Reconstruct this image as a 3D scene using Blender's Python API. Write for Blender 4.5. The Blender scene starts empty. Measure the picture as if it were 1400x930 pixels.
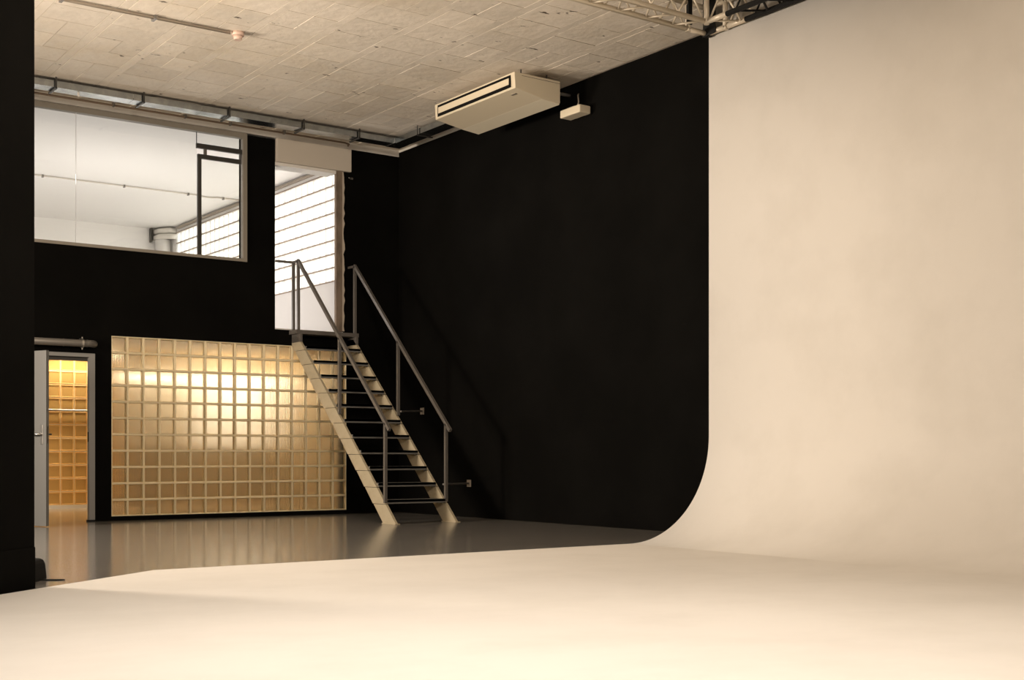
import bpy, bmesh, math, random
from mathutils import Vector, Matrix
random.seed(7)
S = bpy.context.scene
C = S.collection

# ------------------------------------------------------------------ camera
YAW, CAMH = 0.622, 0.805
cam = bpy.data.cameras.new('camera'); cam_o = bpy.data.objects.new('camera', cam); C.objects.link(cam_o)
cam_o.location = (0, 0, CAMH); cam_o.rotation_euler = (math.pi/2, 0, -YAW)
cam.sensor_width = 36; cam.lens = 1729/1400*36; cam.shift_y = (622-465)/1400; cam.clip_end = 200
S.camera = cam_o
S.view_settings.view_transform = 'Standard'; S.view_settings.look = 'None'
S.view_settings.gamma = 1; S.view_settings.use_curve_mapping = False
S.view_settings.exposure = 0.0

# ------------------------------------------------------------------ world + large lights
W = bpy.data.worlds.new('sky'); S.world = W; W.use_nodes = True
bg = W.node_tree.nodes['Background']; bg.inputs[0].default_value = (1.0, .97, .93, 1); bg.inputs[1].default_value = 5.5
try:
    S.cycles.max_bounces = 10; S.cycles.diffuse_bounces = 5; S.cycles.glossy_bounces = 4; S.cycles.transmission_bounces = 10
    S.cycles.caustics_reflective = False; S.cycles.sample_clamp_indirect = 6
except Exception: pass

def area(name, loc, target, sx, sy, power, col, spread=math.pi):
    l = bpy.data.lights.new(name, 'AREA'); l.shape = 'RECTANGLE'; l.size = sx; l.size_y = sy
    l.energy = power; l.color = col; l.spread = spread
    o = bpy.data.objects.new(name, l); C.objects.link(o); o.location = loc
    o.rotation_euler = (Vector(target)-Vector(loc)).to_track_quat('-Z', 'Y').to_euler()
    return o
WARM = (1.0, .845, .685)
area('studio_overhead_lamp', (2.3, 4.1, 4.9), (2.3, 4.1, 0), 3.4, 3.4, 122, (1, .89, .775), 1.8)
area('added_rear_fill', (3.4, -.6, 4.9), (3.4, -.6, 0), 3.0, 3.0, 105, (1, .885, .755), 1.8)  # added fill behind the camera, gives bounce off floor and wall
area('added_ceiling_fill', (-2.0, 10.8, 2.4), (7.8, 11.2, 5.06), 1.0, 1.0, 27, WARM, .8)  # added narrow fill out of view, brightens the far right of the ceiling
area('added_front_fill', (2.4, 3.6, 4.2), (6.6, 15.4, 2.4), 1.4, 1.4, 112, WARM, 1.5)  # added unseen fill towards the back wall, treads and lintel
area('studio_side_lamp', (-1.2, 13.6, 2.6), (8, 8.2, .6), 1.5, 1.5, 455, WARM, 2.2)
area('upper_room_added_fill', (2.6, 18.6, 4.9), (2.6, 18.6, 0), 2.0, 1.6, 80, (1, .95, .93))  # added fill, kept out of the window's sight
def bulb(name, loc, power, rad, col):
    l = bpy.data.lights.new(name, 'POINT'); l.energy = power; l.color = col; l.shadow_soft_size = rad
    o = bpy.data.objects.new(name, l); C.objects.link(o); o.location = loc
bulb('upper_room_low_fill', (6.1, 18.3, 2.78), 62, .25, (1, .94, .91))  # added fill hidden below the sill, brightens upper ceiling and parapet
area('corridor_lamp', (4.2, 17.2, 2.36), (4.2, 17.2, 0), 1.6, .25, 16, (1, .80, .52))
area('corridor_wall_fill', (8.35, 18.5, 2.36), (8.35, 19.2, 1.4), 1.5, .15, 45, (1, .90, .74))  # added fill to brighten the white wall behind the blocks

# ------------------------------------------------------------------ materials
def mat(name, col, rough=.6, metal=0., spec=.5, noise=None, bump=None, **kw):
    m = bpy.data.materials.new(name); m.use_nodes = True
    nt = m.node_tree; b = nt.nodes['Principled BSDF']
    b.inputs['Base Color'].default_value = (*col, 1); b.inputs['Roughness'].default_value = rough
    b.inputs['Metallic'].default_value = metal; b.inputs['Specular IOR Level'].default_value = spec
    for k, v in kw.items():
        b.inputs[k.replace('_', ' ')].default_value = v
    if noise or bump:
        tc = nt.nodes.new('ShaderNodeTexCoord')
    if noise:      # (scale tuple, second colour, low, high)
        sc, c2, lo, hi = noise
        mp = nt.nodes.new('ShaderNodeMapping'); mp.inputs['Scale'].default_value = sc
        n = nt.nodes.new('ShaderNodeTexNoise'); n.inputs['Scale'].default_value = 1; n.inputs['Detail'].default_value = 6; n.inputs['Roughness'].default_value = .6
        r = nt.nodes.new('ShaderNodeValToRGB'); r.color_ramp.elements[0].position = lo; r.color_ramp.elements[1].position = hi
        r.color_ramp.elements[0].color = (*col, 1); r.color_ramp.elements[1].color = (*c2, 1)
        nt.links.new(tc.outputs['Object'], mp.inputs[0]); nt.links.new(mp.outputs[0], n.inputs[0])
        nt.links.new(n.outputs[0], r.inputs[0]); nt.links.new(r.outputs[0], b.inputs['Base Color'])
    if bump:       # (scale tuple, strength, distance)
        sc, st, di = bump
        mp = nt.nodes.new('ShaderNodeMapping'); mp.inputs['Scale'].default_value = sc
        n = nt.nodes.new('ShaderNodeTexNoise'); n.inputs['Scale'].default_value = 1; n.inputs['Detail'].default_value = 5
        bp = nt.nodes.new('ShaderNodeBump'); bp.inputs['Strength'].default_value = st; bp.inputs['Distance'].default_value = di
        nt.links.new(tc.outputs['Object'], mp.inputs[0]); nt.links.new(mp.outputs[0], n.inputs[0])
        nt.links.new(n.outputs[0], bp.inputs['Height']); nt.links.new(bp.outputs[0], b.inputs['Normal'])
    return m

def emit(name, col, strength):
    m = bpy.data.materials.new(name); m.use_nodes = True; nt = m.node_tree; nt.nodes.clear()
    e = nt.nodes.new('ShaderNodeEmission'); e.inputs[0].default_value = (*col, 1); e.inputs[1].default_value = strength
    o = nt.nodes.new('ShaderNodeOutputMaterial'); nt.links.new(e.outputs[0], o.inputs[0]); return m

M = {}
M['black'] = mat('black_wall_paint', (.0028, .0026, .0022), .9, spec=.05, bump=((9, 9, 9), .25, .01), noise=((1.2, 1.2, 1.2), (.0046, .0043, .0037), .4, .7))
M['blackobj'] = mat('black_rubber', (.006, .006, .0055), .7, spec=.2)
M['floor'] = mat('polished_concrete', (.165, .154, .138), .15, spec=.65, noise=((.9, 2.5, 1), (.205, .19, .17), .35, .7), bump=((1.5, 10, 1), .05, .01))
M['cyc'] = mat('cyclorama_white_paint', (.76, .725, .672), .62, noise=((1.1, 1.4, 1.4), (.695, .66, .605), .44, .76), bump=((3, 3, 3), .08, .01))
M['white'] = mat('white_plaster', (.80, .77, .72), .7, noise=((2, 2, 2), (.75, .72, .67), .4, .7))
M['lintel'] = mat('cream_panel', (.60, .54, .46), .6)
M['frame'] = mat('window_frame_aluminium', (.24, .215, .175), .5)
M['darksteel'] = mat('dark_steel', (.045, .042, .037), .45, .3)
M['steel'] = mat('grey_painted_steel', (.135, .122, .108), .45, .2)
M['stringer'] = mat('stringer_plate_paint', (.42, .36, .25), .5, noise=((6, 6, 6), (.35, .29, .19), .45, .7))
M['tread'] = mat('tread_steel', (.15, .145, .135), .5, .1)
M['jamb'] = mat('rough_timber_jamb', (.22, .165, .12), .7, noise=((12, 12, 3), (.12, .09, .065), .45, .65))
M['plasteredge'] = mat('broken_plaster_edge', (.50, .43, .35), .8)
M['door'] = mat('grey_door_paint', (.15, .15, .145), .4)
M['doorframe'] = mat('grey_door_frame', (.24, .235, .225), .4)
M['chrome'] = mat('brushed_metal', (.6, .58, .55), .3, 1)
M['galv'] = mat('galvanised_metal', (.52, .55, .56), .22, 1, noise=((8, 8, 8), (.40, .43, .45), .4, .6))
M['pipe'] = mat('grey_pipe', (.20, .185, .165), .4, .4)
M['conduit'] = mat('conduit_plastic', (.36, .31, .25), .6)
M['ac'] = mat('air_conditioner_shell', (.62, .545, .41), .45)
M['acdark'] = mat('air_conditioner_slot', (.005, .0045, .004), .8, spec=.1)
M['truss'] = mat('truss_aluminium', (.60, .53, .42), .45, .25)
def mortarmat():
    m = bpy.data.materials.new('pale_mortar'); m.use_nodes = True; nt = m.node_tree; nt.nodes.clear()
    out = nt.nodes.new('ShaderNodeOutputMaterial'); d = nt.nodes.new('ShaderNodeBsdfDiffuse'); t = nt.nodes.new('ShaderNodeBsdfTranslucent'); x = nt.nodes.new('ShaderNodeAddShader')
    d.inputs[0].default_value = (.72, .655, .49, 1); t.inputs[0].default_value = (.26, .23, .16, 1)
    nt.links.new(d.outputs[0], x.inputs[0]); nt.links.new(t.outputs[0], x.inputs[1]); nt.links.new(x.outputs[0], out.inputs[0]); return m
M['mortar'] = mortarmat()
M['beige'] = mat('beige_plaster', (.50, .43, .32), .7)
M['wood'] = mat('amber_dado', (.24, .17, .085), .6)
M['amberceil'] = mat('amber_ceiling', (.26, .17, .065), .7)
M['corrfloor'] = mat('corridor_floor', (.42, .30, .17), .15)
M['tube'] = emit('lamp_tube_glow', (1, .88, .68), 115)
M['whitewall'] = mat('upper_room_white', (.84, .82, .80), .7)
M['duct'] = mat('white_duct', (.70, .67, .62), .5)

def ceilmat():
    m = mat('painted_hollow_tile', (.50, .44, .36), .8)
    nt = m.node_tree; b = nt.nodes['Principled BSDF']
    tc = nt.nodes.new('ShaderNodeTexCoord'); oi = nt.nodes.new('ShaderNodeObjectInfo')
    geo = nt.nodes.new('ShaderNodeNewGeometry')
    def noise(scale, detail, lo, hi, mapping=None):
        n = nt.nodes.new('ShaderNodeTexNoise'); n.inputs['Scale'].default_value = scale; n.inputs['Detail'].default_value = detail
        if mapping:
            mp = nt.nodes.new('ShaderNodeMapping'); mp.inputs['Scale'].default_value = mapping
            nt.links.new(geo.outputs['Position'], mp.inputs[0]); nt.links.new(mp.outputs[0], n.inputs[0])
        else: nt.links.new(geo.outputs['Position'], n.inputs[0])
        r = nt.nodes.new('ShaderNodeMapRange'); r.inputs[1].default_value = lo; r.inputs[2].default_value = hi
        nt.links.new(n.outputs[0], r.inputs[0]); return r.outputs[0]
    def mix(fac, a, c2):
        x = nt.nodes.new('ShaderNodeMix'); x.data_type = 'RGBA'
        nt.links.new(fac, x.inputs['Factor'])
        if hasattr(a, 'links'): nt.links.new(a, x.inputs['A'])
        else: x.inputs['A'].default_value = (*a, 1)
        x.inputs['B'].default_value = (*c2, 1); return x.outputs['Result']
    stain = noise(.7, 5, .42, .68)
    c1 = mix(stain, (.77, .70, .605), (.67, .59, .475))
    c2 = mix(noise(5, 4, .45, .75), c1, (.71, .65, .56))
    pit = noise(7, 3, .70, .74, (1, 1.6, 1))
    c3 = mix(pit, c2, (.10, .075, .05))
    hs = nt.nodes.new('ShaderNodeHueSaturation'); mr = nt.nodes.new('ShaderNodeMapRange')
    mr.inputs[3].default_value = .93; mr.inputs[4].default_value = 1.06
    nt.links.new(oi.outputs['Random'], mr.inputs[0]); nt.links.new(mr.outputs[0], hs.inputs['Value']); nt.links.new(c3, hs.inputs['Color'])
    nt.links.new(hs.outputs[0], b.inputs['Base Color'])
    bp = nt.nodes.new('ShaderNodeBump'); bp.inputs['Strength'].default_value = .5; bp.inputs['Distance'].default_value = .012
    nt.links.new(noise(9, 6, .2, .8), bp.inputs['Height']); nt.links.new(bp.outputs[0], b.inputs['Normal'])
    return m
M['ceil'] = ceilmat()

def glassmat(name, tint, rough, ior, trans_mix, trans_col, ribs=0):
    m = bpy.data.materials.new(name); m.use_nodes = True; nt = m.node_tree; nt.nodes.clear()
    out = nt.nodes.new('ShaderNodeOutputMaterial')
    g = nt.nodes.new('ShaderNodeBsdfGlass'); g.inputs['Color'].default_value = (*tint, 1); g.inputs['Roughness'].default_value = rough; g.inputs['IOR'].default_value = ior
    t = nt.nodes.new('ShaderNodeBsdfTranslucent'); t.inputs[0].default_value = (*trans_col, 1)
    x = nt.nodes.new('ShaderNodeMixShader'); x.inputs[0].default_value = trans_mix
    nt.links.new(g.outputs[0], x.inputs[1]); nt.links.new(t.outputs[0], x.inputs[2]); nt.links.new(x.outputs[0], out.inputs[0])
    if ribs:
        tc = nt.nodes.new('ShaderNodeTexCoord'); w = nt.nodes.new('ShaderNodeTexWave'); w.wave_type = 'BANDS'; w.bands_direction = 'X'
        w.inputs['Scale'].default_value = ribs; w.inputs['Distortion'].default_value = .6
        bp = nt.nodes.new('ShaderNodeBump'); bp.inputs['Strength'].default_value = .35; bp.inputs['Distance'].default_value = .004
        nt.links.new(tc.outputs['Object'], w.inputs[0]); nt.links.new(w.outputs[0], bp.inputs['Height']); nt.links.new(bp.outputs[0], g.inputs['Normal'])
    return m
M['pane_front'] = glassmat('ribbed_block_glass', (1, .97, .90), .20, 1.25, .08, (.9, .80, .58), 16)
M['ring_front'] = mat('block_edge_glass', (.92, .78, .50), .3, Transmission_Weight=.35)
M['pane_far'] = mat('far_block_glass', (.62, .48, .24), .18, coat=0) if False else mat('far_block_glass', (.60, .37, .12), .16)
M['ring_far'] = mat('far_block_edge', (.85, .53, .19), .3)
M['pane_day'] = glassmat('daylight_block_glass', (.97, .97, .95), .4, 1.15, .6, (.92, .91, .88), 0)
M['ring_day'] = glassmat('daylight_block_edge', (.97, .97, .95), .4, 1.15, .7, (.92, .91, .88))
M['daymortar'] = mat('daylight_mortar', (.34, .27, .22), .9)
def clear():
    m = bpy.data.materials.new('clear_window_glass'); m.use_nodes = True; nt = m.node_tree; nt.nodes.clear()
    out = nt.nodes.new('ShaderNodeOutputMaterial'); t = nt.nodes.new('ShaderNodeBsdfTransparent'); g = nt.nodes.new('ShaderNodeBsdfGlossy')
    g.inputs['Roughness'].default_value = .02; f = nt.nodes.new('ShaderNodeFresnel'); f.inputs[0].default_value = 1.45
    x = nt.nodes.new('ShaderNodeMixShader'); nt.links.new(f.outputs[0], x.inputs[0]); nt.links.new(t.outputs[0], x.inputs[1]); nt.links.new(g.outputs[0], x.inputs[2])
    t.inputs[0].default_value = (.96, .97, .96, 1); nt.links.new(x.outputs[0], out.inputs[0]); return m
M['clear'] = clear()

# ------------------------------------------------------------------ mesh helpers (world coordinates; build() shifts into the parent's frame)
class MB:
    def __init__(s): s.v = []; s.f = []; s.mi = []; s.smooth = False
    def box(s, x0, x1, y0, y1, z0, z1, mi=0):
        b = len(s.v)
        s.v += [(x0,y0,z0),(x1,y0,z0),(x1,y1,z0),(x0,y1,z0),(x0,y0,z1),(x1,y0,z1),(x1,y1,z1),(x0,y1,z1)]
        for q in ((0,3,2,1),(4,5,6,7),(0,1,5,4),(1,2,6,5),(2,3,7,6),(3,0,4,7)): s.f.append([b+i for i in q]); s.mi.append(mi)
        return s
    def prism(s, poly, axis, a0, a1, mi=0):   # poly of 2-D points extruded along axis
        b = len(s.v); n = len(poly)
        for a in (a0, a1):
            for p, q in poly:
                s.v.append({'X': (a,p,q), 'Y': (p,a,q), 'Z': (p,q,a)}[axis])
        s.f.append([b+i for i in range(n)]); s.f.append([b+n+i for i in range(n)][::-1]); s.mi += [mi, mi]
        for i in range(n):
            j = (i+1) % n; s.f.append([b+i, b+n+i, b+n+j, b+j]); s.mi.append(mi)
        return s
    def tube(s, p0, p1, r, n=10, r1=None, mi=0):
        p0, p1 = Vector(p0), Vector(p1); d = (p1-p0).normalized(); r1 = r if r1 is None else r1
        u = d.orthogonal().normalized(); w = d.cross(u); b = len(s.v)
        for p, rr in ((p0, r), (p1, r1)):
            for i in range(n):
                a = 2*math.pi*i/n; s.v.append(tuple(p+(u*math.cos(a)+w*math.sin(a))*rr))
        for i in range(n):
            j = (i+1) % n; s.f.append([b+i, b+j, b+n+j, b+n+i]); s.mi.append(mi)
        s.f.append([b+i for i in range(n)][::-1]); s.f.append([b+n+i for i in range(n)]); s.mi += [mi, mi]
        return s
    def path(s, pts, r, n=10):
        pts = [Vector(p) for p in pts]; b = len(s.v); prev = None
        for k, p in enumerate(pts):
            d = ((pts[min(k+1, len(pts)-1)]-p).normalized() + (p-pts[max(k-1, 0)]).normalized()).normalized() if 0 < k < len(pts)-1 else (pts[min(k+1, len(pts)-1)]-pts[max(k-1, 0)]).normalized()
            u = d.orthogonal().normalized() if prev is None else (prev - d*prev.dot(d)).normalized()
            prev = u; w = d.cross(u)
            for i in range(n):
                a = 2*math.pi*i/n; s.v.append(tuple(p+(u*math.cos(a)+w*math.sin(a))*r))
        for k in range(len(pts)-1):
            for i in range(n):
                j = (i+1) % n; s.f.append([b+k*n+i, b+k*n+j, b+(k+1)*n+j, b+(k+1)*n+i]); s.mi.append(0)
        e = b+(len(pts)-1)*n
        s.f.append([b+i for i in range(n)][::-1]); s.f.append([e+i for i in range(n)]); s.mi += [0, 0]
        return s
    def bar(s, p0, p1, w, h=None):        # rectangular bar
        p0, p1 = Vector(p0), Vector(p1); h = h or w; d = (p1-p0).normalized()
        ref = Vector((0,0,1)) if abs(d.z) < .95 else Vector((1,0,0))
        u = d.cross(ref).normalized(); v = u.cross(d); b = len(s.v)
        for p in (p0, p1):
            for a, c in ((-1,-1),(1,-1),(1,1),(-1,1)): s.v.append(tuple(p+u*a*w/2+v*c*h/2))
        for q in ((0,1,2,3),(7,6,5,4),(0,4,5,1),(1,5,6,2),(2,6,7,3),(3,7,4,0)): s.f.append([b+i for i in q]); s.mi.append(0)
        return s
    def mesh(s, name, mats, off=(0,0,0)):
        me = bpy.data.meshes.new(name)
        me.from_pydata([(a-off[0], b-off[1], c-off[2]) for a, b, c in s.v], [], s.f)
        for m in mats: me.materials.append(m)
        for p, i in zip(me.polygons, s.mi): p.material_index = i
        bm = bmesh.new(); bm.from_mesh(me); bmesh.ops.recalc_face_normals(bm, faces=bm.faces); bm.to_mesh(me); bm.free()
        return me

def wloc(o):
    v = Vector((0,0,0))
    while o: v += o.location; o = o.parent
    return v
def link(name, me, loc, parent=None):
    o = bpy.data.objects.new(name, me); C.objects.link(o)
    if parent: o.parent = parent; o.location = Vector(loc)-wloc(parent)
    else: o.location = loc
    return o
def build(mb, name, mats, parent=None, smooth=False, bevel=0, origin=None):
    if not isinstance(mats, (list, tuple)): mats = [mats]
    if origin is None:
        xs, ys, zs = zip(*mb.v); origin = ((min(xs)+max(xs))/2, (min(ys)+max(ys))/2, min(zs))
    me = mb.mesh(name, mats, origin); o = link(name, me, origin, parent)
    if smooth:
        for p in me.polygons: p.use_smooth = len(p.vertices) == 4
    if bevel:
        bv = o.modifiers.new('bevel', 'BEVEL'); bv.width = bevel; bv.segments = 2; bv.limit_method = 'ANGLE'
    return o
def tag(o, label=None, cat=None, group=None, kind=None):
    for k, v in (('label', label), ('category', cat), ('group', group), ('kind', kind)):
        if v: o[k] = v
    return o
def thing(name, loc, label, cat, group=None):
    o = bpy.data.objects.new(name, None); C.objects.link(o); o.location = loc; o.empty_display_size = .1
    return tag(o, label, cat, group)
def struct(mb, name, m, label=None, **kw):
    return tag(build(mb, name, m, **kw), label, None, None, 'structure')

# key planes
YB, XR, ZC = 15.355, 9.056, 5.062
GX0, GX1, GZ0, GZ1 = 5.008, 8.225, .055, 2.255

# ------------------------------------------------------------------ setting: floor, walls, ceiling of the studio
struct(MB().box(-5, 9.3, -4, YB+.25, -.12, 0), 'floor', M['floor'], 'dark grey polished concrete floor in front of the glass blocks')
T = .25   # thickness of the back wall
wb = MB()
DX0, DX1, DZ = 3.62, 4.742, 1.965         # lower doorway
WX0, WX1, WZ0, WZ1 = 2.2, 6.771, 3.308, 4.974   # upper window
UX0, UX1, UZ0, UZ1 = 7.168, 8.19, 2.46, 4.97    # upper doorway
def wbox(x0, x1, z0, z1): wb.box(x0, x1, YB, YB+T, z0, z1)
wbox(-5, DX0, 0, 2.46); wbox(DX0, DX1, DZ+.06, 2.46); wbox(DX1+.058, GX0, 0, DZ+.06); wbox(DX1, GX0, DZ+.06, 2.46); wbox(GX0, GX1, GZ1, 2.46); wbox(GX0, GX1, 0, GZ0); wbox(GX1, 9.3, 0, 2.46)
wbox(-5, WX0, 2.46, 4.975); wbox(WX0, WX1, 2.46, WZ0); wbox(WX1, UX0, 2.46, 4.96); wbox(UX1, 9.3, 2.46, 4.985)
struct(wb, 'wall_back', M['black'], 'matte black back wall around the window and doorways', origin=(2, YB, 0))
struct(MB().box(-5, 9.3, YB, YB+T, 4.985, 5.2).box(WX0, WX1, YB+.02, YB+T, WZ1, 4.985).box(-5, WX0, YB, YB+T, 4.975, 4.985), 'trim_1', M['white'], 'unpainted pale strip of wall above the window')
struct(MB().box(XR, XR+.25, 12.3, YB, 0, 5.045).box(XR, XR+.25, -4, 12.3, 0, 5.2), 'wall_right', M['black'], 'tall matte black side wall behind the staircase', origin=(XR, 6, 0))
struct(MB().box(XR, XR+.25, 12.3, YB, 5.045, 5.2), 'trim_2', M['white'], 'pale strip where the black side wall meets the ceiling')
struct(MB().box(-5.2, -5, -4, YB, 0, 5.2), 'wall_left', M['black'], 'black left wall of the studio', origin=(-5.1, 6, 0))
struct(MB().box(-5.2, 9.3, -4.2, -4, 0, 5.2), 'wall_front', M['white'], 'pale wall behind the camera', origin=(2, -4.1, 0))

ceil = struct(MB().box(-5.2, 9.306, -4.2, YB+T, 5.076, 5.3), 'ceiling', M['ceil'], 'beige concrete ceiling of hollow tiles')
# concrete joists with hollow tiles between them
PITCH, BW, TD = .63, .095, .45
def slab(w, d, depth, jit):
    b = MB(); j = lambda: random.uniform(-jit, jit); w /= 2; d /= 2
    b.v = [(-w+.001+j(), -d+.001+j(), -depth), (w-.001+j(), -d+.001+j(), -depth), (w-.001+j(), d-.001+j(), -depth), (-w+.001+j(), d-.001+j(), -depth), (-w, -d, .004), (w, -d, .004), (w, d, .004), (-w, d, .004)]
    for q in ((0,3,2,1),(4,5,6,7),(0,1,5,4),(1,2,6,5),(2,3,7,6),(3,0,4,7)): b.f.append(list(q)); b.mi.append(0)
    return b
f_, c_, s_ = 1729., math.cos(YAW), math.sin(YAW)
def inview(x, y, z, m=60):
    d = x*s_+y*c_
    if d < 1: return False
    u = 700+f_*(x*c_-y*s_)/d; v = 622-f_*(z-CAMH)/d
    return -m < u < 1000+m and -m-10 < v < 270
wide = [slab(PITCH-BW-.004, TD-.005, .012, .0015).mesh('ceiling_tile', [M['ceil']]) for _ in range(4)]
half = [slab((PITCH-BW)/2-.004, TD-.005, .012, .0015).mesh('ceiling_tile', [M['ceil']]) for _ in range(4)]
jx0 = 7.165-8*PITCH
cand = []
for i in range(12):
    jx = jx0+i*PITCH
    if jx > XR-.06: break
    ys = [y for y in [7+.1*k for k in range(84)] if inview(jx, y, ZC)]
    if ys:
        link('ceiling_joist', slab(BW-.003, max(ys)-min(ys)+.3, .0115, 0).mesh('ceiling_joist', [M['ceil']]), (jx, (max(ys)+min(ys))/2, 5.076), ceil)
    cx = jx+PITCH/2; y = 7.05+(.22 if i % 2 else 0)+random.uniform(-.03, .03)
    while y < YB-TD/2-.01:
        if cx+PITCH/2 < XR and inview(cx, y, ZC): cand.append((cx, y))
        y += TD
for x, y in cand:
    rot = lambda: (random.uniform(-.003, .003), random.uniform(-.0035, .0035), 0)
    if random.random() < .4:
        for q in (-1, 1):
            o = link('ceiling_tile', random.choice(half), (x+q*(PITCH-BW)/4, y, 5.076+random.uniform(-.0015, .0015)), ceil); o.rotation_euler = rot()
    else:
        o = link('ceiling_tile', random.choice(wide), (x, y, 5.076+random.uniform(-.0015, .0015)), ceil); o.rotation_euler = rot()

# ------------------------------------------------------------------ cyclorama (white cove: floor, curve, wall) as one shell
def cyclorama():
    XW, RAD, YE, TH = 8.40, .975, 8.552, .012
    prof = [(XW-RAD, TH)]
    for i in range(1, 25):
        a = math.pi/2*i/24; prof.append((XW-RAD+RAD*math.sin(a), TH+RAD-RAD*math.cos(a)))
    prof += [(XW, 3.0), (XW, 5.0)]
    b = MB()
    outer = [(x+.06 if k else x, z if k > 6 else max(0, z-.012)) for k, (x, z) in enumerate(prof)]
    outer = []
    for k, (x, z) in enumerate(prof):
        t = min(1, k/24); outer.append((x+.05*math.sin(math.pi/2*t), max(0., z-TH-.02*(1-t))))
    ys = [YE, 6, 3, 0, -3.6]
    n = len(prof)
    for yy in ys:
        for p in prof: b.v.append((p[0], yy, p[1]))
    for yy in ys:
        for p in outer: b.v.append((p[0], yy, p[1]))
    o0 = n*len(ys)
    for r in range(len(ys)-1):
        for k in range(n-1):
            b.f.append([r*n+k, r*n+k+1, (r+1)*n+k+1, (r+1)*n+k]); b.f.append([o0+r*n+k, o0+(r+1)*n+k, o0+(r+1)*n+k+1, o0+r*n+k+1])
        b.f.append([r*n+n-1, o0+r*n+n-1, o0+(r+1)*n+n-1, (r+1)*n+n-1])
    for k in range(n-1):
        b.f.append([k, o0+k, o0+k+1, k+1])
    b.mi = [0]*len(b.f)
    poly = [(XW-RAD, -3.6), (XW-RAD, YE), (5.4, 8.535), (3.065, 8.506), (1.82, 7.523), (-4.2, 2.6), (-4.2, -3.6)]
    nb = len(b.v); m = len(poly)
    for zz in (TH, 0):
        for p in poly: b.v.append((*p, zz))
    b.f.append([nb+i for i in range(m)]); b.mi.append(0)
    for i in range(m):
        j = (i+1) % m; b.f.append([nb+i, nb+m+i, nb+m+j, nb+j]); b.mi.append(0)
    o = build(b, 'cyclorama', M['cyc'], origin=(8.0, 3, 0))
    for p in o.data.polygons: p.use_smooth = len(p.vertices) == 4 and p.area > .0 and abs(p.normal.y) < .5 and p.center.z > -.0
    return tag(o, 'large white studio cyclorama with curved cove from floor to wall', 'cyclorama', None, 'structure')
cyclorama()

# ------------------------------------------------------------------ black partition at the left edge
d = Vector((.72, .69)).normalized(); nrm = Vector((-d.y, d.x)); p1 = Vector((2.10, 7.865))
p0 = p1-d*2.6
pt = MB().prism([tuple(p1), tuple(p0), tuple(p0+nrm*.22), tuple(p1+nrm*.22-d*.0+Vector((-.10, -.02)))], 'Z', 0, 5.07)
part = tag(build(pt, 'wall_partition', M['black'], origin=(p1.x, p1.y, 0)), 'black painted partition at the left edge of the picture', None, None, 'structure')
q1 = p1-nrm*.006; q0 = p0-nrm*.006
build(MB().prism([tuple(q1), tuple(q0), tuple(q0+nrm*.005), tuple(q1+nrm*.005)], 'Z', .0, .25), 'baseboard', M['black'], part)
# rounded black foot behind it
bf = MB()
prof = [(-.09, 0), (-.09, .09)] + [(-.09+.05-.05*math.cos(a), .09+.05*math.sin(a)) for a in (.4, .8, 1.2, 1.57)] + [(.09-.05+.05*math.sin(a), .09+.05*math.cos(a)) for a in (.4, .8, 1.2, 1.57)] + [(.10, 0)]
bfo = bf.prism(prof, 'Y', -.13, .13)
bf.v = [(2.170+x*c_+y*s_, 8.361-x*s_+y*c_, z) for x, y, z in bf.v]
root = thing('floor_weight', (2.170, 8.361, 0), 'black rounded weight on the floor behind the black partition', 'weight')
build(bf, 'body', M['blackobj'], root, bevel=.01)
sb = MB().box(-.02, .16, -.02, .02, 0, .006); sb.v = [(2.26+x*c_+y*s_, 8.36-x*s_+y*c_, z) for x, y, z in sb.v]
build(sb, 'floor_strip', M['blackobj'], root)  # thin flat black strip on the floor beside the weight

# ------------------------------------------------------------------ glass block walls
def block_mesh(name, cw, ch, depth, mats, joint=.010, rim=.017, rec=.007):
    b = MB(); w, h = cw/2-joint/2, ch/2-joint/2; wi, hi = w-rim, h-rim; be = .004
    # ring: outer box with sunken pane, front (-y) and back (+y); origin at block centre, front at y=0
    def ringface(y, yi, flip):
        n = len(b.v)
        for (a, c, yy) in ((w-be, h-be, y), (wi+.004, hi+.004, y), (wi, hi, yi)):
            b.v += [(-a, yy, -c), (a, yy, -c), (a, yy, c), (-a, yy, c)]
        for k in (0, 4):
            for i in range(4):
                j = (i+1) % 4; b.f.append([n+k+i, n+k+j, n+k+4+j, n+k+4+i]); b.mi.append(1)
        b.f.append([n+8, n+9, n+10, n+11]); b.mi.append(0)
        return n
    n0 = ringface(0, rec, 0); n1 = ringface(depth, depth-rec, 1)
    n = len(b.v)
    for yy in (be, depth-be): b.v += [(-w, yy, -h), (w, yy, -h), (w, yy, h), (-w, yy, h)]
    for i in range(4):
        j = (i+1) % 4
        b.f.append([n0+i, n+i, n+j, n0+j]); b.f.append([n+i, n+4+i, n+4+j, n+j]); b.f.append([n+4+i, n1+i, n1+j, n+4+j]); b.mi += [1, 1, 1]
    return b.mesh(name, mats)
def mortar(x0, nx, cw, z0, nz, ch, y0, y1, j=.0106):
    b = MB()
    for i in range(nx+1): b.box(x0+i*cw-j/2, x0+i*cw+j/2, y0, y1, z0, z0+nz*ch)
    for i in range(nz+1): b.box(x0, x0+nx*cw, y0+.0004, y1-.0004, z0+i*ch-j/2, z0+i*ch+j/2)
    return b
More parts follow.
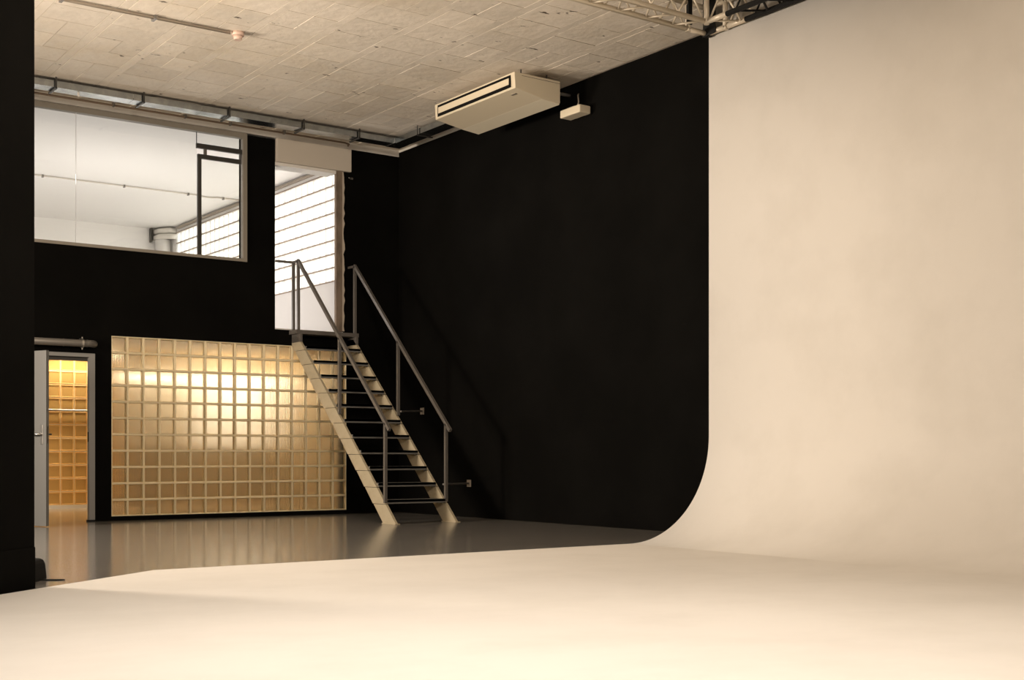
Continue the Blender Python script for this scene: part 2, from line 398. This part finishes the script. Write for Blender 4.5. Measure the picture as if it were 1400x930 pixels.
# the lower glass wall
NX, NZ = 16, 11; CW, CH = (GX1-GX0)/NX, (GZ1-GZ0)/NZ
gw = thing('glass_block_wall', ((GX0+GX1)/2, YB, GZ0), 'amber-lit wall of ribbed glass blocks beside the staircase', 'glass wall')
me = block_mesh('glass_block', CW, CH, .08, [M['pane_front'], M['ring_front']], rim=.011)
for i in range(NX):
    for k in range(NZ):
        link('glass_block', me, (GX0+(i+.5)*CW, YB+.004+random.uniform(-.001, .001), GZ0+(k+.5)*CH), gw)
build(mortar(GX0, NX, CW, GZ0, NZ, CH, YB+.002, YB+.014), 'mortar', M['mortar'], gw)

# corridor behind it
YF = 19.2
FX0 = 4.31; FN = 10; FW = .199
fg = thing('glass_block_wall', (FX0+FN*FW/2, YF, .05), 'amber glass block wall at the far side of the corridor seen through the open door', 'glass wall')
me = block_mesh('glass_block', FW, .2, .08, [M['pane_far'], M['ring_far']])
for i in range(FN):
    for k in range(11):
        link('glass_block', me, (FX0+(i+.5)*FW, YF, .055+(k+.5)*.2), fg)
build(mortar(FX0, FN, FW, .055, 11, .2, YF+.004, YF+.08), 'mortar', M['mortar'], fg)
FX1 = FX0+FN*FW
struct(MB().box(FX0, FX1, YF-.01, YF+.08, 0, .05).box(2.4, FX0, YF, YF+.1, 0, 2.5).box(FX0, FX1, YF, YF+.1, 2.262, 2.5).box(7.5, 9.3, YF, YF+.1, .93, 2.08), 'wall_corridor_far', M['white'], 'pale far wall of the corridor behind the glass blocks')
struct(MB().box(FX1, 7.5, YF, YF+.1, .93, 2.08), 'trim_9', M['beige'], 'beige stretch of the corridor wall behind the glass blocks')
struct(MB().box(FX1, 9.3, YF-.02, YF+.1, 2.08, 2.4), 'trim_8', M['wood'], 'amber band above the corridor lamp')
struct(MB().box(FX1, 9.3, YF-.02, YF+.1, 0, .93), 'trim_3', M['wood'], 'amber lower panelling of the corridor wall')
struct(MB().box(2.3, 2.4, YB+T, YF+.1, 0, 2.5), 'wall_corridor_left', M['white'], 'left end wall of the corridor')
struct(MB().box(9.2, 9.3, YB+T, YF+.1, 0, 2.5), 'wall_corridor_right', M['wood'], 'right end wall of the corridor')
struct(MB().box(2.3, 9.3, YB+T, YF+.1, -.12, 0), 'floor_corridor', M['corrfloor'], 'glossy warm floor of the corridor beyond the door')
struct(MB().box(2.3, 9.3, YB+T, YF+.1, 2.40, 2.455), 'ceiling_corridor', M['amberceil'], 'amber ceiling of the corridor')
def tube_lamp(x0, x1, y, z, label):
    r = thing('tube_lamp', ((x0+x1)/2, y, z), label, 'lamp', 'tube lamps in the corridor')
    build(MB().box(x0, x1, y+.022, y+.05, z-.02, z+.02), 'housing', M['frame'], r)
    build(MB().tube((x0+.02, y, z), (x1-.02, y, z), .016, 8), 'tube', M['tube'], r, smooth=True)
tube_lamp(4.4, 6.2, YF-.15, 2.29, 'warm tube lamp above the far glass blocks seen through the doorway')
tube_lamp(6.35, 9.1, YF-.06, 1.99, 'warm tube lamp on the corridor wall glowing behind the amber glass blocks')
build(MB().tube((4.3, YF-.03, 1.47), (6.3, YF-.03, 1.47), .012), 'wall_rail', M['chrome'])
tag(bpy.data.objects['wall_rail'], 'thin rail across the far amber glass blocks in the corridor', 'rail')

# ------------------------------------------------------------------ upper room
YU, XU = 23.3, 8.66
ZU = 2.46
struct(MB().box(-1, 9.3, YB+.03, YU+.2, ZU-.0, ZU+.02).box(-1, 9.3, YB+T, YU+.2, 2.455, ZU), 'floor_upper', M['whitewall'], 'pale floor of the upper room')
struct(MB().box(-1, 9.3, YB+T, YU+.2, ZC, 5.3), 'ceiling_upper', M['whitewall'], 'white ceiling of the upper room')
struct(MB().box(-1, 9.3, YU, YU+.2, ZU, ZC), 'wall_upper_back', M['whitewall'], 'white far wall of the upper room')
struct(MB().box(-1.2, -1, YB+T, YU+.2, ZU, ZC), 'wall_upper_left', M['whitewall'], 'white left wall of the upper room')
SZ = 3.345; UN, UR = 36, 8
UY0 = YB+T+.02; UCW = .2
struct(MB().box(XU, XU+.1, YB+T, YU, ZU, SZ).box(XU, XU+.1, YB+T, YU, SZ+UR*.2, ZC).box(XU, XU+.1, UY0+UN*UCW, YU, SZ, SZ+UR*.2).box(XU, XU+.1, YB+T, UY0, SZ, SZ+UR*.2), 'wall_upper_right', M['whitewall'], 'white parapet wall under the bright glass blocks of the upper room')
ug = thing('glass_block_wall', (XU, UY0+UN*UCW/2, SZ), 'bright daylit glass block wall in the upper room', 'glass wall')
me = block_mesh('glass_block', UCW, .2, .08, [M['pane_day'], M['ring_day']], joint=.012)
for i in range(UN):
    for k in range(UR):
        o = link('glass_block', me, (XU+.0, UY0+(i+.5)*UCW, SZ+(k+.5)*.2), ug); o.rotation_euler = (0, 0, -math.pi/2)
b = MB(); j = .013
for i in range(UR+1): b.box(XU-.008, XU+.075, UY0, UY0+UN*UCW, SZ+i*.2-.010, SZ+i*.2+.010)
build(b, 'mortar', M['daymortar'], ug)
b = MB()
for i in range(UN+1): b.box(XU+.004, XU+.075, UY0+i*UCW-.006, UY0+i*UCW+.006, SZ, SZ+UR*.2)
build(b, 'upright_joint', M['ring_day'], ug)
# rail along the top of the glass, corner column and ducts
tag(build(MB().box(XU-.05, XU, YB+T, YU-.6, 5.0, 5.03), 'ceiling_rail', M['conduit']), 'thin rail along the ceiling above the bright glass blocks', 'rail')
cl = thing('corner_column', (8.5, 23.12, ZU), 'white round column in the far corner of the upper room', 'column')
build(MB().tube((8.5, 23.1, ZU), (8.5, 23.1, 4.83), .14, 20), 'shaft', M['whitewall'], cl, smooth=True)
for n_, (z, r) in enumerate(((4.88, .055), (4.99, .05))):
    dd = build(MB().path([(8.40, 23.28, z), (8.42, 23.02, z), (8.55, 22.86, z), (8.66, 22.84, z)], r, 12), 'ventilation_duct', M['duct'], smooth=True)
    tag(dd, ['white duct resting on the corner column of the upper room', 'white duct tucked under the ceiling in the upper room corner'][n_], 'duct')
tag(build(MB().box(8.31, 8.34, 23.2, 23.3, 4.80, 5.06), 'bracket_plate', M['darksteel']), 'dark bracket plate beside the ducts in the upper room', 'bracket')
cd = thing('ceiling_conduit', (7, 19.77, 5.04), 'thin conduit clipped across the white upper room ceiling', 'conduit')
build(MB().path([(2, 19.77, 5.045), (7.9, 19.77, 5.045), (7.98, 19.84, 5.045), (8.12, 19.84, 5.045), (8.2, 19.77, 5.045), (8.64, 19.77, 5.045)], .012, 8), 'tube', mat('pale_conduit', (.66, .61, .55), .6), cd, smooth=True)
for x in (4.2, 5.4, 6.65, 7.7, 8.3): build(MB().box(x-.012, x+.012, 19.745, 19.795, 5.02, 5.062), 'clip', M['pipe'], cd)

# ------------------------------------------------------------------ window_1
win = thing('window_1', (4.5, YB, WZ0), 'wide upper window with aluminium frame looking into the white room', 'window'); win['kind'] = 'structure'; del win['category']
fy0, fy1, fw = YB-.015, YB+.07, .055
build(MB().box(WX0, WX1, fy0, fy1, WZ1-.065, WZ1), 'top_rail', M['frame'], win)
build(MB().box(WX0, WX1, fy0, fy1, WZ0, WZ0+.038), 'sill', M['frame'], win)
build(MB().box(WX1-fw, WX1, fy0, fy1, WZ0+.038, WZ1-.065), 'stile', M['frame'], win)
build(MB().box(WX0, WX0+fw, fy0, fy1, WZ0+.038, WZ1-.065), 'stile', M['frame'], win)
build(MB().box(WX0+fw, 4.589, YB+.03, YB+.036, WZ0+.038, WZ1-.065), 'glass_pane', M['clear'], win)
build(MB().box(4.593, 6.100, YB+.03, YB+.036, WZ0+.038, WZ1-.065), 'glass_pane', M['clear'], win)
build(MB().box(6.104, WX1-fw, YB+.03, YB+.036, 4.77, WZ1-.065), 'glass_pane', M['clear'], win)
build(MB().box(4.589, 4.593, YB+.028, YB+.038, WZ0+.038, WZ1-.065), 'pane_joint', mat('silicone_joint', (.9, .88, .85), .4, Transmission_Weight=.5), win)
build(MB().box(6.099, 6.105, YB+.026, YB+.04, 4.70, WZ1-.065), 'pane_joint', M['darksteel'], win)
build(MB().box(6.102, WX1-fw, YB+.02, YB+.06, 4.705, 4.765), 'transom', M['darksteel'], win)
sash = build(MB().box(6.116, 6.162, YB+.015, YB+.055, WZ0+.04, 4.63).box(6.162, 6.70, YB+.015, YB+.055, 4.575, 4.63).box(6.685, 6.70, YB+.015, YB+.055, 4.63, 4.705), 'sash_frame', M['darksteel'], win)
build(MB().box(6.162, 6.715, YB+.03, YB+.036, WZ0+.045, 4.575), 'glass_pane', M['clear'], sash)
build(MB().box(6.20, 6.235, YB+.02, YB+.05, 4.628, 4.706), 'pivot', M['steel'], sash)

# ------------------------------------------------------------------ upper doorway: lintel, jamb, hook
struct(MB().box(UX0+.008, 8.278, YB-.05, YB+T, 4.665, 4.972), 'trim_4', M['lintel'], 'cream box lintel over the upper doorway', bevel=.004)
struct(MB().box(UX0, 8.07, YB+.0, YB+T, 4.625, 4.664), 'trim_5', M['white'], 'pale underside edge of the upper doorway head')
struct(MB().box(8.068, 8.16, YB-.004, YB+.05, 2.48, 4.664), 'trim_6', M['jamb'], 'worn timber jamb of the upper doorway')
e = MB(); zz = 2.49
poly = [(8.155, 2.49)]
zs = [2.49+i*.07 for i in range(32)]
poly = [(8.158, z) for z in zs] + [(8.19+random.uniform(-.012, .014), z) for z in zs[::-1]]
struct(e.prism(poly, 'Y', YB-.003, YB+.02), 'trim_7', M['plasteredge'], 'ragged pale plaster edge beside the upper doorway')
hk = thing('wall_hook', (8.30, YB-.02, 4.59), 'small metal hook on the black wall beside the upper doorway', 'hook')
build(MB().box(8.285, 8.325, YB-.008, YB, 4.575, 4.60), 'plate', M['steel'], hk)
build(MB().tube((8.30, YB-.005, 4.588), (8.24, YB-.05, 4.58), .007, 8), 'peg', M['steel'], hk)

# ------------------------------------------------------------------ door_1 (lower doorway)
dr = thing('door_1', (DX1, YB, 0), 'grey door standing open in the lower left doorway', 'door'); dr['kind'] = 'structure'; del dr['category']
build(MB().box(DX1-.015, DX1+.058, YB-.03, YB+.03, .02, DZ+.015), 'frame_post', M['doorframe'], dr)
build(MB().box(DX1-.025, DX1+.06, YB-.032, YB+.04, 0, .022), 'frame_foot', M['blackobj'], dr)
build(MB().box(DX0-.06, DX1+.058, YB-.03, YB+.06, DZ+.015, DZ+.06), 'frame_head', M['doorframe'], dr)
build(MB().box(DX0-.0, DX1+.058, YB+.03, YB+.07, DZ-.03, DZ+.015), 'door_stop', M['darksteel'], dr)
build(MB().box(DX0-.06, DX0, YB-.03, YB+T, 0, DZ+.015), 'frame_post', M['doorframe'], dr)
build(MB().box(DX1-.018, DX1-.014, YB-.02, YB+.02, .96, 1.08), 'strike_plate', M['blackobj'], dr)
hx, hy, lx, ly = 3.60, 15.30, 4.005, 14.47
dv = Vector((lx-hx, ly-hy)); LEN = dv.length; dv.normalize(); dn = Vector((dv.y, -dv.x))   # dn points towards the camera side (-x)
if dn.x > 0: dn = -dn
def leafbox(u0, u1, v0, v1, z0, z1):
    b = MB().box(u0, u1, v0, v1, z0, z1); b.v = [(hx+dv.x*a+dn.x*c, hy+dv.y*a+dn.y*c, z) for a, c, z in b.v]; return b
leaf = build(leafbox(0, LEN, -.02, .02, .008, DZ+.005), 'leaf', M['door'], dr, bevel=.002)
hd = build(leafbox(LEN-.085, LEN-.045, .02, .028, .92, 1.14), 'handle', M['chrome'], leaf, bevel=.003)
hb = MB()
def lp(a, c, z): return (hx+dv.x*a+dn.x*c, hy+dv.y*a+dn.y*c, z)
hb.path([lp(LEN-.065, .025, 1.035), lp(LEN-.065, .06, 1.035), lp(LEN-.075, .07, 1.035), lp(LEN-.20, .07, 1.035)], .010, 8)
build(hb, 'lever', M['chrome'], hd, smooth=True)
hb = MB(); hb.path([lp(LEN-.065, -.02, 1.035), lp(LEN-.065, -.07, 1.035), lp(LEN-.02, -.07, 1.035)], .010, 8)
build(hb, 'lever', M['darksteel'], hd, smooth=True)
build(leafbox(LEN, LEN+.002, -.01, .01, .93, 1.12), 'latch_plate', M['chrome'], leaf)

# pipe above the door
pp = thing('ventilation_pipe', (4.4, YB-.09, 2.09), 'grey metal pipe running above the lower door', 'pipe')
zp = 2.137; yp = YB-.10
pts = [(2.4, yp, zp), (4.70, yp, zp)] + [(4.70+.09*math.sin(a), yp+.09-.09*math.cos(a), zp) for a in (.3, .6, .9, 1.2, 1.57)] + [(4.79, YB+.02, zp)]
build(MB().path(pts, .043, 16), 'pipe_run', M['pipe'], pp, smooth=True)
build(MB().tube((4.612, yp, zp), (4.636, yp, zp), .056, 16).box(4.618, 4.630, yp, YB, zp+.03, zp+.065).box(4.618, 4.63, yp-.006, yp+.006, zp-.075, zp+.075), 'clamp', M['chrome'], pp)
build(MB().tube((4.40, yp, zp), (4.415, yp, zp), .0455, 16), 'joint_ring', M['pipe'], pp)
build(MB().tube((4.675, yp, zp), (4.69, yp, zp), .0465, 16), 'joint_ring', M['pipe'], pp)

# ------------------------------------------------------------------ staircase
X1, X2 = 7.41, 8.27
st = thing('staircase', ((X1+X2)/2, 14.0, 0), 'steep open-tread steel staircase with beige stringers and thin handrails', 'staircase')
GO, RI, Z1, Y1 = .2105, .1949, .275, 12.905
sl = RI/GO
# stringers: stacked side plates, one per step, slightly stepped
def plate(xa, xb, z0, z1, k):
    # front (upper) edge line: y = 12.64 + z/sl ; underside .31 further back
    yf = lambda z: 12.63 + z/sl
    off = .012
    return MB().prism([(yf(z0)+.0, z0), (yf(z1)-.0, z1), (yf(z1)+.285, z1), (yf(z0)+.285+off, z0)][::1], 'X', xa, xb)
zc = [0] + [Z1-.05+RI*k for k in range(0, 12)]
for side, (xa, xb) in enumerate(((X1, X1+.03), (X2-.03, X2))):
    for k in range(12):
        z0, z1 = zc[k]+(.003 if k else 0), zc[k+1]-.003
        p = plate(xa, xb, z0, z1, k)
        build(p, 'stringer_plate', M['stringer'], st)
    build(MB().prism([(12.63+.02+.3/sl*0, .01), (12.63+2.36/sl+.02, 2.36), (12.63+2.36/sl+.26, 2.36), (12.63+.26, .01)], 'X', xa+.008, xb-.008), 'stringer_core', M['darksteel'], st)
    build(MB().box(xa-.02, xb+.02, 12.62, 12.93, 0, .008), 'foot_plate', M['stringer'], st)
for k in range(11):
    z = Z1+RI*k; yy = Y1+GO*k
    t = build(MB().box(X1+.03, X2-.03, yy-.03, yy+.22, z-.028, z).box(X1+.03, X2-.03, yy-.03, yy-.022, z-.046, z), 'tread', M['tread'], st)
    build(MB().prism([(yy+.0, z-.028), (yy+.20, z-.028), (yy+.16, z-.062), (yy+.06, z-.062)], 'X', X2-.075, X2-.031), 'bracket', M['stringer'], t)
    build(MB().tube((X2-.04, yy+.03, z-.05), (X2-.025, yy+.03, z-.05), .012, 8), 'bolt', M['chrome'], t)
ZL = Z1+RI*11+.03
build(MB().box(X1-.04, X2+.03, 15.14, YB+.0, ZL-.05, ZL).box(X1, X1+.03, 15.10, YB, ZL-.16, ZL-.05).box(X2-.03, X2, 15.10, YB, ZL-.16, ZL-.05), 'landing', M['steel'], st)
RW = .042
def rail(x, top_extra):
    ys, ye = 15.185, 12.80
    zt = 3.372; ze = 1.095
    b = MB().bar((x, ys+.01, zt), (x, ye, ze), .035, RW)
    b.bar((x, YB, zt-.012), (x, ys, zt-.012), .035, .03)
    if top_extra: b.bar((UX0, YB-.02, zt-.015), (x, YB-.02, zt-.015), .035, .03)
    build(b, 'handrail', M['steel'], st)
    L = lambda y: zt+(ze-zt)*(ys-y)/(ys-ye)
    for y, zb in ((ys, ZL), (14.033, 1.34), (12.897, .27)):
        build(MB().bar((x, y, zb-.03), (x, y, L(y)-.01), .035), 'post', M['steel'], st)
    if top_extra: build(MB().bar((x, YB-.022, ZL), (x, YB-.022, zt-.02), .035), 'post', M['steel'], st)
rail(X1+.012, True); rail(X2-.006, False)
for (a, c) in (((X2, 12.968, .447), (XR, 13.57, .437)), ((X2, 13.976, 1.36), (XR, 14.72, 1.40))):
    dvv = (Vector(c)-Vector(a)).normalized()
    w = build(MB().tube(a, c, .012, 8), 'wall_brace', M['steel'], st)
    build(MB().box(XR-.02, XR-.0, c[1]-.035, c[1]+.035, c[2]-.045, c[2]+.045), 'flange', M['conduit'], w)

# ------------------------------------------------------------------ cable tray along the ceiling
tr = thing('cable_tray', (6, 14.75, 4.955), 'galvanised cable tray hung below the ceiling along the back wall', 'cable tray')
def channel_x(x0, x1, y0, y1, z0, z1, t=.003):
    return MB().box(x0, x1, y0, y1, z0, z0+t).box(x0, x1, y0, y0+t, z0+t, z1).box(x0, x1, y1-t, y1, z0+t, z1).box(x0, x1, y0+t, y0+.02, z1-t, z1)
def channel_y(x0, x1, y0, y1, z0, z1, t=.003):
    return MB().box(x0, x1, y0, y1, z0, z0+t).box(x0, x0+t, y0, y1, z0+t, z1).box(x1-t, x1, y0, y1, z0+t, z1).box(x0+t, x0+.02, y0, y1, z1-t, z1)
TY0, TY1, TZ0, TZ1 = 14.60, 14.80, 4.955, 5.03
xs = [1.2, 3.1, 5.02, 5.86, 6.75, 8.53]
for a, b_ in zip(xs[:-1], xs[1:]): build(channel_x(a, b_-.004, TY0, TY1, TZ0, TZ1), 'tray_channel', M['galv'], tr)
build(MB().box(8.526, 8.75, TY0-.02, TY1+.02, TZ0-.004, TZ1), 'corner_piece', M['galv'], tr, bevel=.01)
build(channel_y(8.55, 8.74, 12.98, TY0-.02, TZ0, TZ1), 'tray_channel', M['galv'], tr)
for x in (4.128, 5.136, 6.202, 7.202, 8.0):
    build(MB().box(x-.01, x+.01, TY0-.03, TY0-.024, TZ0-.02, 5.066).box(x-.012, x+.012, TY0-.03, TY1+.04, TZ0-.022, TZ0-.008), 'hanger', M['darksteel'], tr)
for y in (14.0, 13.2):
    build(MB().box(8.53, 8.536, y-.01, y+.01, TZ0-.02, 5.066).box(8.53, 8.76, y-.012, y+.012, TZ0-.022, TZ0-.008), 'hanger', M['darksteel'], tr)
build(MB().box(4.39, 4.41, TY0+.05, TY0+.06, TZ0-.05, TZ0-.0), 'cable_tie', M['white'], tr)
cb = MB()
for k in range(3): cb.path([(1.2, TY0+.05+k*.05, TZ0+.022), (8.5, TY0+.05+k*.05, TZ0+.022)], .014, 6)
build(cb, 'cables', M['blackobj'], tr)
cd = thing('wall_conduit', (6, 15.1, 5.03), 'thin conduit clipped to the ceiling between cable tray and window', 'conduit')
build(MB().path([(1.5, 15.25, 5.035), (8.15, 15.25, 5.035), (8.23, 15.29, 5.035), (8.25, YB, 5.03)], .013, 8), 'tube', mat('brown_conduit', (.22, .16, .11), .6), cd, smooth=True)
for x in (4.05, 5.0, 5.9, 6.5, 7.25): build(MB().box(x-.012, x+.012, 15.225, 15.275, 5.02, 5.07), 'clip', M['pipe'], cd)

# ------------------------------------------------------------------ detector with its conduit on the ceiling
cd = thing('ceiling_conduit', (4, 11.99, 5.03), 'pale conduit running across the tiled ceiling to the round detector', 'conduit')
build(MB().path([(1.5, 12.05, 5.045), (5.10, 11.97, 5.045)], .016, 8), 'tube', M['conduit'], cd, smooth=True)
for x in (3.45, 4.33): build(MB().box(x-.014, x+.014, 11.95, 12.05, 5.025, 5.066), 'clip', M['pipe'], cd)
det = thing('smoke_detector', (5.18, 11.965, 4.98), 'small pinkish round detector on the tiled ceiling at the conduit end', 'detector')
pk = mat('detector_plastic', (.62, .46, .38), .5)
build(MB().tube((5.18, 11.965, 5.064), (5.18, 11.965, 5.025), .062, 20), 'base', pk, det, smooth=True)
build(MB().tube((5.18, 11.965, 5.025), (5.18, 11.965, 4.985), .05, 20, .038), 'head', pk, det, smooth=True)

# ------------------------------------------------------------------ ceiling air conditioner
ac = thing('air_conditioner', (8.45, 12.1, 4.77), 'beige ceiling-hung air conditioner with slotted front', 'air conditioner')
AX0, AX1, AY0, AY1, AT = 8.046, 8.677, 11.178, 12.807, 4.982
body = MB().prism([(AX0, AT), (AX1, AT), (AX1, 4.7343), (8.4192, 4.7472), (AX0+.012, 4.8066)], 'Y', AY0, AY1)
bo = build(body, 'body', M['ac'], ac, bevel=.006)
build(MB().box(AX0-.004, AX0+.004, AY0+.07, AY1-.07, 4.8264, 4.9601), 'air_slot', M['acdark'], ac)
build(MB().box(AX0-.012, AX0-.004, AY0+.095, AY1-.095, 4.858, 4.930), 'louvre', M['ac'], ac, bevel=.003)
build(MB().prism([(8.4242, 4.7468), (AX1-.006, 4.7345), (AX1-.006, 4.7204), (8.4391, 4.7442)], 'Y', AY0+.01, AY1-.01), 'intake_grille', mat('air_conditioner_grille_lit', (.76, .69, .54), .45), ac)  # paler than the shell: stronger light on this strip is put into its colour
build(MB().box(8.1419, 8.1716, AY0+.12, AY0+.2, 4.7838, 4.7898), 'badge', M['frame'], ac)
build(MB().box(AX0+.1, AX1, AY0-.002, AY0+.001, 4.9522, 4.9552), 'seam', M['acdark'], ac)
for x in (8.2212, 8.5777):
    for y in (AY0+.12, AY1-.12): build(MB().tube((x, y, AT-.01), (x, y, 5.07), .008, 8), 'hanging_rod', M['darksteel'], ac)
ap = MB().path([(AX1-.01, 11.50, 4.95), (8.86, 11.50, 4.95), (8.93, 11.48, 4.95), (XR-.01, 11.47, 4.95)], .02, 8)
build(ap, 'refrigerant_pipe', M['pipe'], ac, smooth=True)
build(MB().path([(AX1-.01, 11.62, 4.90), (8.9, 11.58, 4.88), (XR-.01, 11.56, 4.88)], .018, 8), 'refrigerant_pipe', M['blackobj'], ac, smooth=True)
pb = thing('pump_box', (8.96, 11.24, 4.63), 'small pale box hung on the black wall beside the air conditioner', 'box')
build(MB().box(8.86, 9.02, 11.06, 11.42, 4.645, 4.735), 'case', M['ac'], pb, bevel=.012)
for y in (11.14, 11.3): build(MB().box(9.02, XR, y, y+.06, 4.66, 4.72), 'mount', M['darksteel'], pb)
build(MB().path([(8.94, 11.2, 4.73), (8.95, 11.19, 4.80), (8.98, 11.24, 4.89), (9.04, 11.30, 4.93)], .009, 8), 'cable', M['conduit'], pb, smooth=True)
build(MB().box(8.9, 9.0, 11.2, 11.34, 4.735, 4.752), 'lid', M['frame'], pb)

# ------------------------------------------------------------------ lighting truss in front of the cyclorama wall
TS, TZ = .29, 4.705; OX, OY = 8.375, 8.552
def truss(name, axis, a0, a1, label, matfun):
    root = thing(name, ((OX-TS/2, OY-TS/2, TZ)), label, 'truss', 'lighting trusses under the ceiling')
    R = .025
    def P(a, i, k):   # along axis a, i: 0 inner 1 outer, k: 0 bottom 1 top
        return (a, OY-TS*(1-i)-R*(2*i-1), TZ+R+k*(TS-2*R)) if axis == 'X' else (OX-TS*(1-i)-R*(2*i-1), a, TZ+R+k*(TS-2*R))
    for i in (0, 1):
        for k in (0, 1):
            for (u0, u1, m) in matfun(a0, a1):
                build(MB().tube(P(u0, i, k), P(u1, i, k), R, 12), 'chord', m, root, smooth=True)
    n = int(abs(a1-a0)/.30)
    st_ = (a1-a0)/n
    for q in range(n):
        u0 = a0+q*st_; u1 = u0+st_; um = (u0+u1)/2
        m = [mm for (v0, v1, mm) in matfun(a0, a1) if min(v0, v1)-1e-6 <= um <= max(v0, v1)+1e-6][0]
        for (A, B) in (((0,0),(1,0)), ((0,0),(0,1)), ((1,0),(1,1)), ((0,1),(1,1))):
            build(MB().tube(P(u0, *A), P(um, *B), .010, 6).tube(P(um, *B), P(u1, *A), .010, 6), 'brace', m, root, smooth=True)
    return root
truss('lighting_truss', 'X', OX-TS-.012, OX-TS-2.6, 'beige aluminium lattice truss running left from the cyclorama corner', lambda a, b: [(a, b, M['truss'])])
t2 = truss('lighting_truss', 'Y', OY-TS-.012, OY-TS-2.6, 'lattice truss along the cyclorama wall with black covered chords', lambda a, b: [(a, a-.22, M['truss']), (a-.22, b, M['blackobj'])])
cbk = thing('truss_corner', (OX-TS/2, OY-TS/2, TZ), 'corner block joining the two lattice trusses above the cyclorama edge', 'truss corner')
R = .025
for ix in (0, 1):
    for iy in (0, 1):
        x = OX-TS*(1-ix)-R*(2*ix-1); y = OY-TS*(1-iy)-R*(2*iy-1)
        build(MB().tube((x, y, TZ+.0), (x, y, TZ+TS), R, 12), 'upright', M['truss'], cbk, smooth=True)
for k in (0, 1):
    z = TZ+R+k*(TS-2*R)
    build(MB().tube((OX-TS, OY-R, z), (OX, OY-R, z), R, 12), 'chord', M['truss'], cbk, smooth=True)
    build(MB().tube((OX-R, OY-TS, z), (OX-R, OY, z), R, 12), 'chord', M['truss'], cbk, smooth=True)
for dp in (MB().box(OX-.058, OX-.05, OY-.17, OY-.004, TZ-.004, 5.05), MB().box(OX-.06, OX+.002, OY-.07, OY+.004, TZ-.008, TZ+.07), MB().box(OX-TS+.0, OX-TS+.05, OY-.06, OY-.02, TZ+.06, TZ+.33)):
    build(dp, 'cover_panel', M['blackobj'], cbk, bevel=.008)
